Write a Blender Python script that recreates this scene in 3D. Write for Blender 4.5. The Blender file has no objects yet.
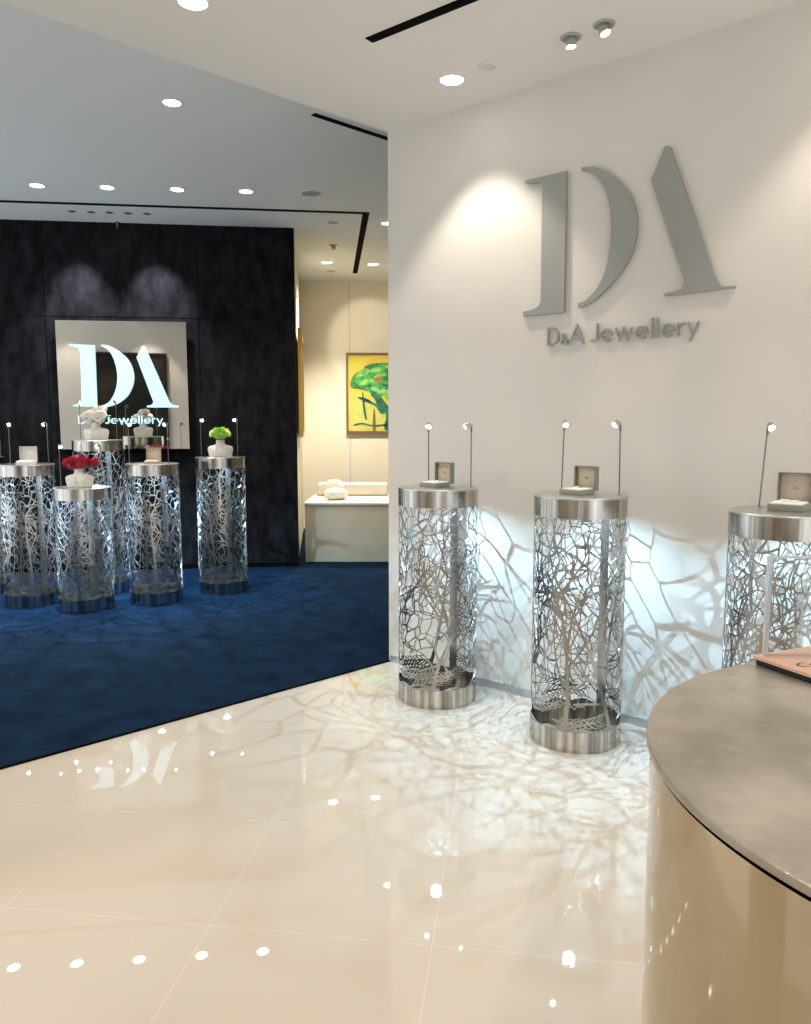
import bpy, bmesh, math, random
import numpy as np
from math import sin, cos, pi, radians, hypot, atan2, sqrt, tan
from mathutils import Vector, Matrix

S = bpy.context.scene
COL = S.collection
random.seed(7)

# ------------------------------------------------------------------ camera
F = 780.0
PITCH = math.atan(89 / F)
EYE = 1.45
NEAR_H = 3.09      # ceiling above the tiled zone
FAR_H = 3.32       # ceiling above the carpet
cam_d = bpy.data.cameras.new('camera')
cam_d.sensor_fit = 'HORIZONTAL'; cam_d.sensor_width = 36.0
cam_d.lens = F * 36.0 / 811.0
cam_d.clip_start = 0.02
cam = bpy.data.objects.new('camera', cam_d); COL.objects.link(cam)
cam.location = (0, 0, EYE)
cam.rotation_euler = (pi / 2 - PITCH, 0, 0)
S.camera = cam

def ray(x, y):
    u = x - 405.5; v = 512 - y
    return Vector((u, F * cos(PITCH) + v * sin(PITCH), -F * sin(PITCH) + v * cos(PITCH)))
def flat(x, y, z):                     # where a sight line meets a horizontal plane
    d = ray(x, y); t = (z - EYE) / d.z
    return Vector((d.x * t, d.y * t, z))
def hit(x, y, p, n):                   # where a sight line meets a wall plane
    d = ray(x, y); o = Vector((0, 0, EYE))
    t = (Vector(p) - o).dot(n) / d.dot(n)
    return o + d * t

# ------------------------------------------------------------------ materials
def mat(name, color=(.8, .8, .8), rough=.5, metal=0.0, emit=None, estr=0, spec=.5, coat=0, trans=0, ior=1.45, alpha=1):
    m = bpy.data.materials.new(name); m.use_nodes = True
    b = m.node_tree.nodes['Principled BSDF']
    b.inputs['Base Color'].default_value = (*color, 1)
    b.inputs['Roughness'].default_value = rough
    b.inputs['Metallic'].default_value = metal
    b.inputs['Specular IOR Level'].default_value = spec
    b.inputs['Coat Weight'].default_value = coat
    b.inputs['Transmission Weight'].default_value = trans
    b.inputs['IOR'].default_value = ior
    if emit:
        b.inputs['Emission Color'].default_value = (*emit, 1)
        b.inputs['Emission Strength'].default_value = estr
    return m
def N(m, t, **kw):
    n = m.node_tree.nodes.new(t)
    for k, v in kw.items():
        if k in n.inputs.keys(): n.inputs[k].default_value = v
        else: setattr(n, k, v)
    return n
def L(m, a, b): m.node_tree.links.new(a, b)
def bsdf(m): return m.node_tree.nodes['Principled BSDF']
def noise_color(m, scale, c1, c2, lo=.3, hi=.7, stretch=(1, 1, 1), detail=5, bump=0, bscale=None, rough=None):
    tc = N(m, 'ShaderNodeTexCoord'); mp = N(m, 'ShaderNodeMapping'); mp.inputs['Scale'].default_value = stretch
    L(m, tc.outputs['Object'], mp.inputs['Vector'])
    nz = N(m, 'ShaderNodeTexNoise', Scale=scale, Detail=detail, Roughness=.6)
    L(m, mp.outputs[0], nz.inputs['Vector'])
    cr = N(m, 'ShaderNodeValToRGB')
    cr.color_ramp.elements[0].position = lo; cr.color_ramp.elements[1].position = hi
    cr.color_ramp.elements[0].color = (*c1, 1); cr.color_ramp.elements[1].color = (*c2, 1)
    L(m, nz.outputs[0], cr.inputs[0]); L(m, cr.outputs[0], bsdf(m).inputs['Base Color'])
    if rough:
        mr = N(m, 'ShaderNodeMapRange'); mr.inputs['To Min'].default_value = rough[0]; mr.inputs['To Max'].default_value = rough[1]
        L(m, nz.outputs[0], mr.inputs[0]); L(m, mr.outputs[0], bsdf(m).inputs['Roughness'])
    if bump:
        n2 = N(m, 'ShaderNodeTexNoise', Scale=bscale or scale, Detail=4)
        L(m, mp.outputs[0], n2.inputs['Vector'])
        bp = N(m, 'ShaderNodeBump', Strength=bump, Distance=.01)
        L(m, n2.outputs[0], bp.inputs['Height']); L(m, bp.outputs[0], bsdf(m).inputs['Normal'])
    return m

M = {}
M['wall'] = noise_color(mat('wall_paint', rough=.75), 3, (.70, .665, .61), (.73, .695, .64), bump=.03, bscale=180)
M['cream_wall'] = mat('cream_wall_paint', (.82, .76, .62), .7)
M['ceil'] = mat('ceiling_paint', (.86, .84, .80), .85)
M['ceil_far'] = mat('ceiling_paint_cool', (.84, .87, .87), .85)
M['black'] = mat('black_paint', (.003, .003, .003), .8, spec=.05)
M['steel'] = mat('brushed_steel', (.60, .58, .54), .2, 1)
_m = M['steel']
tg = N(_m, 'ShaderNodeTangent'); tg.direction_type = 'RADIAL'; tg.axis = 'Z'
L(_m, tg.outputs[0], bsdf(_m).inputs['Tangent'])
bsdf(_m).inputs['Anisotropic'].default_value = .75
tc = N(_m, 'ShaderNodeTexCoord'); mp = N(_m, 'ShaderNodeMapping'); mp.inputs['Scale'].default_value = (1, 1, .02)
nz = N(_m, 'ShaderNodeTexNoise', Scale=32, Detail=3)
L(_m, tc.outputs['Object'], mp.inputs[0]); L(_m, mp.outputs[0], nz.inputs['Vector'])
cr = N(_m, 'ShaderNodeValToRGB'); cr.color_ramp.elements[0].position = .35; cr.color_ramp.elements[1].position = .65
cr.color_ramp.elements[0].color = (.24, .22, .19, 1); cr.color_ramp.elements[1].color = (.66, .62, .56, 1)  # tan and dark vertical stripes painted in for reflections of the room
L(_m, nz.outputs[0], cr.inputs[0]); L(_m, cr.outputs[0], bsdf(_m).inputs['Base Color'])
M['lattice'] = mat('cut_steel', (.40, .395, .38), .24, 1)
M['top'] = mat('steel_top', (.60, .60, .58), .28, 1)
M['alu'] = mat('aluminium_trim', (.55, .58, .60), .35, .8)
M['sign_metal'] = mat('sign_metal', (.35, .36, .34), .5, .3)
M['mirror'] = mat('bronze_mirror', (.86, .82, .74), .02, 1)
M['lit'] = mat('lit_letter', (.2, .25, .27), .5, emit=(.44, .76, .90), estr=.98)
M['lens'] = mat('lamp_lens', (1, 1, 1), .3, emit=(1, .93, .80), estr=14)
M['cool_lens'] = mat('cool_lens', (1, 1, 1), .3, emit=(.88, .96, 1), estr=40)
M['acrylic_edge'] = mat('acrylic_edge', (.9, .95, .98), .25, trans=.55, ior=1.3)
M['stalk'] = mat('stalk_metal', (.20, .17, .15), .3, .9)
M['puck'] = mat('puck_lens', (1, 1, 1), .3, emit=(.7, .88, 1), estr=12)
M['trim'] = mat('white_trim', (.8, .78, .74), .4)
M['grey_trim'] = mat('grey_trim', (.42, .41, .39), .5)
M['chrome'] = mat('chrome', (.62, .6, .57), .12, 1)
M['box'] = mat('box_shell', (.24, .25, .20), .4)
M['box_in'] = mat('box_lining', (.62, .53, .42), .8)
M['cushion'] = mat('box_cushion', (.80, .78, .74), .8)
M['ivory_box'] = mat('ivory_box', (.74, .68, .60), .5)
M['print'] = mat('printed_mark', (.10, .09, .08), .6)
M['gold'] = mat('pale_gold', (.85, .70, .42), .15, 1)
M['silver'] = mat('silver', (.88, .88, .87), .12, 1)
M['bust'] = noise_color(mat('bust_ceramic', rough=.45), 30, (.74, .69, .60), (.86, .82, .74))
M['rose_red'] = mat('red_petals', (.42, .010, .035), .45)
M['rose_white'] = mat('white_petals', (.88, .82, .72), .5)
M['mum'] = mat('green_petals', (.42, .68, .10), .5)
M['leaf'] = mat('dark_leaf', (.015, .06, .03), .5)
M['cream'] = mat('cream_laminate', (.72, .65, .48), .45)
M['cream_soft'] = mat('cream_upholstery', (.80, .76, .66), .8)
M['white_fab'] = mat('white_fabric', (.85, .84, .80), .9)
M['frame_gold'] = mat('gilt_frame', (.55, .36, .10), .35, .7)
M['frame_wood'] = mat('brown_frame', (.20, .12, .06), .5)
M['dark_art'] = noise_color(mat('dark_artwork', rough=.4), 1.6, (.004, .008, .008), (.05, .035, .02), .45, .75)
M['rosegold'] = mat('rose_gold', (.80, .50, .38), .35, .35)
M['dark_glass'] = mat('dark_base', (.008, .008, .008), .3)
M['acrylic'] = mat('clear_acrylic', (.97, .99, 1), .02, trans=1, ior=1.3)

m = M['dark_wall'] = mat('dark_stone_velvet', rough=.7, spec=.12)
noise_color(m, 11, (.002, .0025, .0035), (.020, .020, .023), .36, .78, stretch=(1, 1, .5), detail=14, bump=.5, bscale=26)
m = M['carpet'] = mat('navy_carpet', rough=.95, spec=.1)
noise_color(m, 5, (.0008, .0070, .022), (.0034, .024, .060), .30, .72, detail=12, bump=.9, bscale=240)
m = M['counter_top'] = mat('counter_top_metal', rough=.35, metal=.35)
noise_color(m, 5, (.29, .26, .215), (.50, .45, .385), .36, .66, detail=12, bump=.2, bscale=40, rough=(.25, .42))
m = M['counter_side'] = mat('counter_side_metal', (.70, .62, .50), .10, 1)
noise_color(m, 1.8, (.40, .31, .20), (.62, .55, .43), .3, .7, stretch=(1, 1, .35), rough=(.03, .10))
# polished tiles with fine joints
m = M['tile'] = mat('polished_tile', rough=.012, coat=0, spec=.5, ior=1.8)
TA = radians(-7.8); TX, TY = -1.129, 2.795
tc = N(m, 'ShaderNodeTexCoord'); mp = N(m, 'ShaderNodeMapping', vector_type='TEXTURE')
mp.inputs['Location'].default_value = (TX, TY, 0); mp.inputs['Rotation'].default_value = (0, 0, TA)
L(m, tc.outputs['Object'], mp.inputs[0])
bk = N(m, 'ShaderNodeTexBrick'); bk.offset = 0; bk.squash = 1
bk.inputs['Scale'].default_value = 1; bk.inputs['Mortar Size'].default_value = .0017; bk.inputs['Mortar Smooth'].default_value = .1
bk.inputs['Brick Width'].default_value = .648; bk.inputs['Row Height'].default_value = .597
bk.inputs['Color1'].default_value = (1, 1, 1, 1); bk.inputs['Color2'].default_value = (1, 1, 1, 1); bk.inputs['Mortar'].default_value = (0, 0, 0, 1)
L(m, mp.outputs[0], bk.inputs[0])
nz = N(m, 'ShaderNodeTexNoise', Scale=3.0, Detail=6); L(m, tc.outputs['Object'], nz.inputs['Vector'])
cr = N(m, 'ShaderNodeValToRGB'); cr.color_ramp.elements[0].color = (.55, .485, .405, 1); cr.color_ramp.elements[1].color = (.60, .535, .45, 1)
L(m, nz.outputs[0], cr.inputs[0])
mx = N(m, 'ShaderNodeMix', data_type='RGBA'); mx.inputs[6].default_value = (.66, .59, .50, 1)
L(m, bk.outputs[0], mx.inputs[0]); L(m, cr.outputs[0], mx.inputs[7]); L(m, mx.outputs[2], bsdf(m).inputs['Base Color'])
# painting, plain loose strokes of its own
m = M['painting'] = mat('painting_canvas', rough=.6)
tc = N(m, 'ShaderNodeTexCoord')
n1 = N(m, 'ShaderNodeTexNoise', Scale=3.2, Detail=6, Distortion=1.2); L(m, tc.outputs['Object'], n1.inputs['Vector'])
cr = N(m, 'ShaderNodeValToRGB'); e = cr.color_ramp.elements
e[0].position = .3; e[0].color = (.75, .42, .02, 1); e[1].position = .7; e[1].color = (.62, .60, .10, 1)
L(m, n1.outputs[0], cr.inputs[0]); L(m, cr.outputs[0], bsdf(m).inputs['Base Color'])
M['paint_green'] = noise_color(mat('green_strokes', rough=.6), 9, (.005, .09, .045), (.08, .42, .08), .35, .65, detail=6)
M['paint_dark'] = noise_color(mat('dark_strokes', rough=.6), 12, (.01, .03, .06), (.02, .22, .10), .35, .65)
M['paint_red'] = mat('red_strokes', (.6, .06, .01), .6)
M['paint_pale'] = noise_color(mat('pale_strokes', rough=.6), 6, (.42, .50, .10), (.68, .62, .16), .3, .7)

# ------------------------------------------------------------------ object helpers
def obj(name, bm, material, parent=None, smooth=None):
    me = bpy.data.meshes.new(name)
    if isinstance(bm, bmesh.types.BMesh):
        bm.to_mesh(me); bm.free()
    else: me = bm
    me.name = name
    if material: me.materials.append(material)
    o = bpy.data.objects.new(name, me); COL.objects.link(o)
    if parent: o.parent = parent
    if smooth is not None:
        for p in me.polygons: p.use_smooth = True
        if smooth < 3: me.set_sharp_from_angle(angle=smooth)
    return o
def tag(o, label, cat, group=None):
    o['label'] = label; o['category'] = cat
    if group: o['group'] = group
    return o
def struct(o): o['kind'] = 'structure'; return o
def thing(name, label, cat, loc=(0, 0, 0), rz=0, group=None):
    o = bpy.data.objects.new(name, None); COL.objects.link(o)
    o.location = loc; o.rotation_euler = (0, 0, rz); o.empty_display_size = .1
    return tag(o, label, cat, group)
def copy_tree(o, parent=None):
    c = o.copy(); COL.objects.link(c); c.parent = parent
    for ch in list(o.children): copy_tree(ch, c)
    return c
def add_box(bm, c, s, rot=None, bev=0):
    r = bmesh.ops.create_cube(bm, size=1)
    vs = r['verts']
    for v in vs: v.co = Vector((v.co.x * s[0], v.co.y * s[1], v.co.z * s[2]))
    if bev:
        es = list({e for v in vs for e in v.link_edges})
        rb = bmesh.ops.bevel(bm, geom=es, offset=bev, segments=3, affect='EDGES', profile=.5)
        vs = list({v for f in rb['faces'] for v in f.verts} | {v for v in vs if v.is_valid})
        done = set(vs)
        st = list(vs)
        while st:
            v = st.pop()
            for e in v.link_edges:
                w = e.other_vert(v)
                if w not in done: done.add(w); st.append(w)
        vs = list(done)
    Mx = Matrix.Translation(Vector(c)) @ (rot if rot else Matrix())
    for v in vs: v.co = Mx @ v.co
    return vs
def add_lathe(bm, prof, seg=48, c=(0, 0, 0), rot=None):
    Mx = Matrix.Translation(Vector(c)) @ (rot if rot else Matrix())
    rings = []
    for r, z in prof:
        if r < 1e-6: rings.append([bm.verts.new(Mx @ Vector((0, 0, z)))])
        else: rings.append([bm.verts.new(Mx @ Vector((r * cos(2 * pi * i / seg), r * sin(2 * pi * i / seg), z))) for i in range(seg)])
    for a, b in zip(rings, rings[1:]):
        for i in range(seg):
            j = (i + 1) % seg
            if len(a) == 1 and len(b) == 1: continue
            if len(a) == 1: bm.faces.new((a[0], b[i], b[j]))
            elif len(b) == 1: bm.faces.new((a[i], a[j], b[0]))
            else: bm.faces.new((a[i], a[j], b[j], b[i]))
def add_tube(bm, pts, r, seg=10, close=False):
    pts = [Vector(p) for p in pts]; rings = []
    n = len(pts)
    for k, p in enumerate(pts):
        if close: d = (pts[(k + 1) % n] - pts[k - 1])
        else: d = (pts[min(k + 1, n - 1)] - pts[max(k - 1, 0)])
        d.normalize()
        a = d.orthogonal().normalized() if not rings else (prev - d * prev.dot(d)).normalized()
        prev = a; b = d.cross(a); rr = r[k] if isinstance(r, (list, tuple)) else r
        rings.append([bm.verts.new(p + (a * cos(2 * pi * i / seg) + b * sin(2 * pi * i / seg)) * rr) for i in range(seg)])
    prs = list(zip(rings, rings[1:])) + ([(rings[-1], rings[0])] if close else [])
    for A, B in prs:
        for i in range(seg):
            j = (i + 1) % seg; bm.faces.new((A[i], A[j], B[j], B[i]))
    if not close:
        bm.faces.new(rings[0][::-1]); bm.faces.new(rings[-1])
def add_prism(bm, pts3, off):           # planar outline extruded along a vector
    a = [bm.verts.new(Vector(p)) for p in pts3]; b = [bm.verts.new(Vector(p) + Vector(off)) for p in pts3]
    bm.faces.new(a[::-1]); bm.faces.new(b)
    n = len(a)
    for i in range(n):
        j = (i + 1) % n; bm.faces.new((a[i], a[j], b[j], b[i]))
    bmesh.ops.recalc_face_normals(bm, faces=bm.faces)
def slab(name, poly, z0, z1, material):
    bm = bmesh.new(); add_prism(bm, [(x, y, z0) for x, y in poly], (0, 0, z1 - z0))
    return struct(obj(name, bm, material))
def wall(name, p0, p1, z0, z1, thick, material, side=1):   # thickness is added on the left of p0->p1 when side=1
    d = (Vector(p1) - Vector(p0)).normalized(); n = Vector((-d.y, d.x)) * thick * side
    poly = [p0, p1, (p1[0] + n.x, p1[1] + n.y), (p0[0] + n.x, p0[1] + n.y)]
    return slab(name, poly, z0, z1, material)
def text_mesh(body, extrude):
    cu = bpy.data.curves.new('t', 'FONT'); cu.body = body; cu.extrude = extrude; cu.size = 1
    o = bpy.data.objects.new('t', cu); COL.objects.link(o)
    bpy.context.view_layer.update()
    dg = bpy.context.evaluated_depsgraph_get()
    me = bpy.data.meshes.new_from_object(o.evaluated_get(dg))
    COL.objects.unlink(o); bpy.data.objects.remove(o)
    return me
def place_text(bm, body, x0, x1, ybase, cap, depth):   # fit lettering between x0 and x1 in a local x/z plane, facing -y
    me = text_mesh(body, .5)
    xs = [v.co.x for v in me.vertices]; a, b = min(xs), max(xs)
    ref = text_mesh('H', .5); hc = max(v.co.y for v in ref.vertices)
    t = bmesh.new(); t.from_mesh(me)
    for v in t.verts:
        x, y, z = v.co
        v.co = Vector((x0 + (x - a) / (b - a) * (x1 - x0), -z * depth, ybase + y / hc * cap))
    mm = bpy.data.meshes.new('x'); t.to_mesh(mm); t.free(); bm.from_mesh(mm)

# ------------------------------------------------------------------ the room
CORNER = Vector((-.101, 4.649)); WD = Vector((.767, -.642)).normalized()   # white wall runs along WD
WN = Vector((-WD.y * -1, -WD.x, 0)); WN = Vector((WD.y, -WD.x, 0)).normalized()
if WN.y > 0: WN = -WN
ED = Vector((.731, .682)).normalized()                                     # carpet edge runs along ED
CW = CORNER + WD * 7
CL = CORNER - ED * 7.4
near = [tuple(CORNER), tuple(CL), (CL.x, -4.2), (CW.x, -4.2), tuple(CW)]
far = [tuple(CORNER), tuple(CW), (CW.x, 11.6), (CL.x, 11.6), tuple(CL)]
slab('floor', near, -.06, 0, M['tile'])
slab('floor_carpet', far, -.05, .008, M['carpet'])
slab('ceiling', near, NEAR_H, NEAR_H + .42, M['ceil'])
slab('ceiling_far', far, FAR_H, FAR_H + .15, M['ceil_far'])
wall('wall_right', tuple(CORNER), tuple(CW), 0, NEAR_H + .2, .16, M['wall'], 1)
wall('trim_1', tuple(CORNER - ED * .0), tuple(CL), 0, .0095, .012, M['black'], 1)
bm = bmesh.new()
bp0 = CORNER + WD * .02; bp1 = CORNER + WD * 6.9
add_prism(bm, [(*bp0, 0), (*bp1, 0), (bp1.x + WN.x * .012, bp1.y + WN.y * .012, 0), (bp0.x + WN.x * .012, bp0.y + WN.y * .012, 0)], (0, 0, .042))
struct(obj('baseboard_right', bm, M['alu']))
A7 = radians(7)
DP = Vector((-1.08, 7.79)); DD = Vector((-cos(A7), -sin(A7))); DN = Vector((sin(A7), -cos(A7), 0))
def dw(s, z, off=0): p = DP + DD * s; return Vector((p.x + DN.x * off, p.y + DN.y * off, z))
# dark feature wall: separate clad panels with thin seams
bm = bmesh.new()
cols = [0, .92, 2.33, 3.5, 4.5]; rows = [.05, 1.15, 2.45, FAR_H]
def dbox(bm, s0, s1, z0, z1, o0, o1):
    add_prism(bm, [dw(s0, z0, o0), dw(s1, z0, o0), dw(s1, z0, o1), dw(s0, z0, o1)], (0, 0, z1 - z0))
for s0, s1 in zip(cols, cols[1:]):
    for z0, z1 in zip(rows, rows[1:]): dbox(bm, s0 + .004, s1 - .004, z0 + .004, z1 - (.004 if z1 < 3 else 0), -.02, 0)
dbox(bm, -.0, 4.5, 0.0, FAR_H, -.16, -.012)
struct(obj('wall_back', bm, M['dark_wall']))
bm = bmesh.new(); dbox(bm, 0, 4.5, 0, .05, -.01, .006)
struct(obj('baseboard_back', bm, M['black']))
wall('wall_left', (CL.x + .05, -4.1), (CL.x + .05, .6), 0, FAR_H, .1, M['wall'], 1)
NB = (-1.40, 10.62)
wall('wall_alcove_left', (dw(0.012, 0, -.161).x, dw(0.012, 0, -.161).y), NB, 0, FAR_H, .1, M['cream_wall'], 1)
NB2 = (4.9, 10.62 + 6.23 * tan(radians(3)))
wall('wall_alcove_back', NB, NB2, 0, FAR_H, .1, M['cream_wall'], 1)
wall('wall_alcove_right', (4.9, .6), NB2, 0, FAR_H, .1, M['cream_wall'], -1)
wall('wall_front', (CL.x, -4.0), (-1.2, -4.0), 0, NEAR_H, .12, M['wall'], -1)
# thin vertical joint strip in the alcove back wall
bd = Vector((cos(radians(3)), sin(radians(3)), 0)); bn = Vector((bd.y, -bd.x, 0))
def nb(x, z, off=0): t = (x - NB[0]) / bd.x; return Vector((NB[0], NB[1], 0)) + bd * t + Vector((0, 0, z)) + bn * off
bm = bmesh.new()
c = hit(349, 300, (*NB, 0), bn); add_prism(bm, [nb(c.x - .004, 0), nb(c.x + .004, 0), nb(c.x + .004, 0, .003), nb(c.x - .004, 0, .003)], (0, 0, FAR_H))
struct(obj('trim_2', bm, M['grey_trim']))

# ------------------------------------------------------------------ laser-cut lattice
R = .205
def lattice_mesh(seed, H, step=.003):
    rng = np.random.RandomState(seed)
    z0, z1 = .085, H - .078
    C = 2 * pi * R; nu = int(round(C / step)); nv = int(round((z1 - z0) / step))
    U = np.arange(nu) * C / nu; V = np.linspace(z0, z1, nv + 1)
    UU, VV = np.meshgrid(U, V, indexing='ij')
    hubs = []
    for k in range(3):
        hubs.append((C * (k + .25 * rng.rand()) / 3, z0 + (z1 - z0) * [.62, .30, .78][k] + rng.uniform(-.04, .04)))
    # warp
    ph = rng.uniform(0, 6.28, 4); k1 = 2 * pi / C
    Uw = UU + .018 * np.sin(3 * k1 * UU + ph[0] + 9 * VV) + .010 * np.sin(31 * VV + ph[1])
    Vw = VV + .020 * np.sin(4 * k1 * UU + ph[2] - 7 * VV) + .010 * np.sin(7 * k1 * UU + ph[3])
    # seeds on rings round the hubs (long radial cells) + scattered ones
    seeds = []
    def dd(a, b, c_, d_):
        x = abs(a - c_); x = min(x, C - x); return hypot(x, b - d_)
    for hx, hz in hubs:
        for ring_r, n in ((.045, 9), (.115, 15), (.18, 22)):
            o = rng.rand() * 6.28
            for i in range(n):
                a = o + 2 * pi * i / n + rng.uniform(-.1, .1); rr = ring_r * rng.uniform(.9, 1.1)
                seeds.append(((hx + rr * cos(a)) % C, hz + rr * sin(a) * 1.15))
    tries = 0
    while tries < 2600:
        tries += 1
        s = (rng.rand() * C, rng.uniform(z0 - .03, z1 + .03))
        md = .036 + .040 * (.5 + .5 * sin(2 * k1 * s[0] + ph[0]) * cos(6 * s[1] + ph[1]))
        if all(dd(s[0], s[1], q[0], q[1]) > md for q in seeds): seeds.append(s)
    seeds = [s for s in seeds if z0 - .05 < s[1] < z1 + .05]
    F1 = np.full(UU.shape, 9.); F2 = np.full(UU.shape, 9.); I1 = np.zeros(UU.shape, int); I2 = np.zeros(UU.shape, int)
    SA = np.array(seeds)
    for i, (su, sv) in enumerate(seeds):
        du = np.abs(Uw - su) % C; du = np.minimum(du, C - du); d2 = du * du + ((Vw - sv) * .68) ** 2
        m1 = d2 < F1
        m2 = (~m1) & (d2 < F2)
        F2 = np.where(m1, F1, np.where(m2, d2, F2)); I2 = np.where(m1, I1, np.where(m2, i, I2))
        F1 = np.where(m1, d2, F1); I1 = np.where(m1, i, I1)
    ds = np.abs(SA[I1, 0] - SA[I2, 0]) % C; ds = np.minimum(ds, C - ds); dv = (SA[I1, 1] - SA[I2, 1]) * .68
    edge = (F2 - F1) / (2 * np.sqrt(ds * ds + dv * dv) + 1e-9)
    w = .0024 + .0012 * np.sin(5 * k1 * UU + ph[2]) * np.sin(13 * VV + ph[3])
    g = edge - w + .012 * np.clip(1 - np.abs(VV - (z0 + .065)) / .05, 0, 1)
    # thick tapering branches
    br = np.full(UU.shape, 1.)
    def seg(a, b, ra, rb):
        r = max(ra, rb) + .012
        i0 = int((min(a[0], b[0]) - r) / C * nu); i1 = int((max(a[0], b[0]) + r) / C * nu) + 2
        j0 = max(0, int((min(a[1], b[1]) - r - z0) / (z1 - z0) * nv)); j1 = min(nv + 1, int((max(a[1], b[1]) + r - z0) / (z1 - z0) * nv) + 2)
        if j1 <= j0: return
        ii = np.arange(i0, i1); X = (ii * C / nu)[:, None]; Y = V[j0:j1][None, :]
        bx, by = b[0] - a[0], b[1] - a[1]; LL = bx * bx + by * by + 1e-12
        t = np.clip(((X - a[0]) * bx + (Y - a[1]) * by) / LL, 0, 1)
        d = np.sqrt((X - a[0] - t * bx) ** 2 + (Y - a[1] - t * by) ** 2) - (ra + (rb - ra) * t)
        idx = ii % nu
        br[idx, j0:j1] = np.minimum(br[idx, j0:j1], d)
    def branch(x, y, a, length, r0, curl, depth):
        n = 14; pts = [(x, y)]
        for k in range(n):
            a += curl / n + rng.uniform(-.05, .05)
            x += cos(a) * length / n; y += sin(a) * length / n; pts.append((x, y))
            if depth > 0 and k in (3, 6, 9, 11):
                s = 1 if (k % 2) else -1
                branch(x, y, a + s * rng.uniform(.5, .9), length * rng.uniform(.35, .6), r0 * .5, -s * rng.uniform(.2, .9), depth - 1)
        for k in range(n):
            ra = r0 * (1 - .8 * k / n); rb = r0 * (1 - .8 * (k + 1) / n); seg(pts[k], pts[k + 1], ra, rb)
    for hx, hz in hubs:
        n = 6
        for i in range(n):
            branch(hx, hz, 2 * pi * i / n + rng.uniform(-.2, .2), rng.uniform(.14, .30), rng.uniform(.003, .006), rng.uniform(-1.6, 1.6), 1)
    for k in range(5):                  # tall stems sweeping up from the foot
        branch(C * (k + .5 * rng.rand()) / 5, z0, pi / 2 + rng.uniform(-.4, .4), rng.uniform(.55, .85) * (z1 - z0), .0105, rng.uniform(-.9, .9), 2)
    for k in range(9):                 # long thin arcs
        branch(C * rng.rand(), rng.uniform(z0, z1 - .2), rng.uniform(.2, 2.9), rng.uniform(.3, .6), rng.uniform(.0030, .0052), rng.uniform(-2.2, 2.2), 0)
    for k in range(7):                  # feathery sprays lying along the foot
        x0_ = C * (k + .3 * rng.rand()) / 7; y0_ = z0 + .045 + .05 * rng.rand(); a0_ = rng.uniform(-.25, .3) + (pi if k % 2 else 0)
        x_, y_, a_2 = x0_, y0_, a0_
        for q in range(18):
            nx, ny = x_ + cos(a_2) * .012, y_ + sin(a_2) * .012; seg((x_, y_), (nx, ny), .0048 - .0002 * q, .0048 - .0002 * q); x_, y_ = nx, ny; a_2 += .02
            sg = 1 if q % 2 else -1; l_ = .045 + .02 * rng.rand()
            b1 = (x_ + cos(a_2 + sg * .75) * l_ * .5, y_ + sin(a_2 + sg * .75) * l_ * .5); b2 = (b1[0] + cos(a_2 + sg * .35) * l_ * .5, b1[1] + sin(a_2 + sg * .35) * l_ * .5)
            seg((x_, y_), b1, .0026, .0030); seg(b1, b2, .0030, .0014)
    k_ = .004
    h = np.clip(.5 + .5 * (br - g) / k_, 0, 1); g = br * (1 - h) + g * h - k_ * h * (1 - h)
    rim = np.minimum(VV - (z0 + .022 + .008 * np.sin(9 * k1 * UU + ph[0])), (z1 - .012) - VV)
    g = np.minimum(g, rim)
    # seam strip, a plain vertical band
    sd = np.abs(UU - C * .5) - .022
    g = np.minimum(g, sd)
    g = np.where(np.abs(g) < 1e-5, 1e-5, g)
    # marching squares
    verts = []; faces = []; vid = {}
    th = 2 * pi / nu
    def P2(u, v, r): a = u * th; z = z0 + (z1 - z0) * v / nv; return (r * cos(a), r * sin(a), z)
    RO, RI = R, R - .0022
    def V_(key, u, v):
        if key in vid: return vid[key]
        i = len(verts); verts.append(P2(u, v, RO)); verts.append(P2(u, v, RI)); vid[key] = i; return i
    G = g; neg = G < 0
    bsegs = []
    for i in range(nu):
        i2 = (i + 1) % nu; a_ = neg[i]; b_ = neg[i2]; Gi = G[i]; Gj = G[i2]
        code = (a_[:-1] * 1 + b_[:-1] * 2 + b_[1:] * 4 + a_[1:] * 8)
        for j in np.nonzero(code)[0]:
            c = int(code[j])
            cor = [(i, j, i, j), (i2, j, i + 1, j), (i2, j + 1, i + 1, j + 1), (i, j + 1, i, j + 1)]
            gv = [Gi[j], Gj[j], Gj[j + 1], Gi[j + 1]]
            poly = []; cross = []
            for q in range(4):
                r = (q + 1) % 4
                if gv[q] < 0: poly.append(V_((cor[q][0], cor[q][1]), cor[q][2], cor[q][3]))
                if (gv[q] < 0) != (gv[r] < 0):
                    t = gv[q] / (gv[q] - gv[r]); t = min(.97, max(.03, t))
                    kq, kr = (cor[q][0], cor[q][1]), (cor[r][0], cor[r][1])
                    key = (kq, kr) if kq < kr else (kr, kq)
                    x = V_(key, cor[q][2] + t * (cor[r][2] - cor[q][2]), cor[q][3] + t * (cor[r][3] - cor[q][3]))
                    poly.append(x); cross.append((x, gv[q] < 0))
            faces.append([p for p in poly]); faces.append([p + 1 for p in poly[::-1]])
            for q in range(len(cross)):
                if cross[q][1]:
                    x = cross[q][0]; y = cross[(q + 1) % len(cross)][0]; bsegs.append((x, y))
    n_face = len(faces)
    for x, y in bsegs:
        a = len(verts); verts.extend([verts[x], verts[y], verts[y + 1], verts[x + 1]])
        faces.append([a + 3, a + 2, a + 1, a])
    me = bpy.data.meshes.new('lattice'); me.from_pydata(verts, [], faces)
    sm = np.zeros(len(faces), bool); sm[:n_face] = True
    me.polygons.foreach_set('use_smooth', sm)
    me.update()
    me.materials.append(M['lattice'])
    return me

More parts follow.
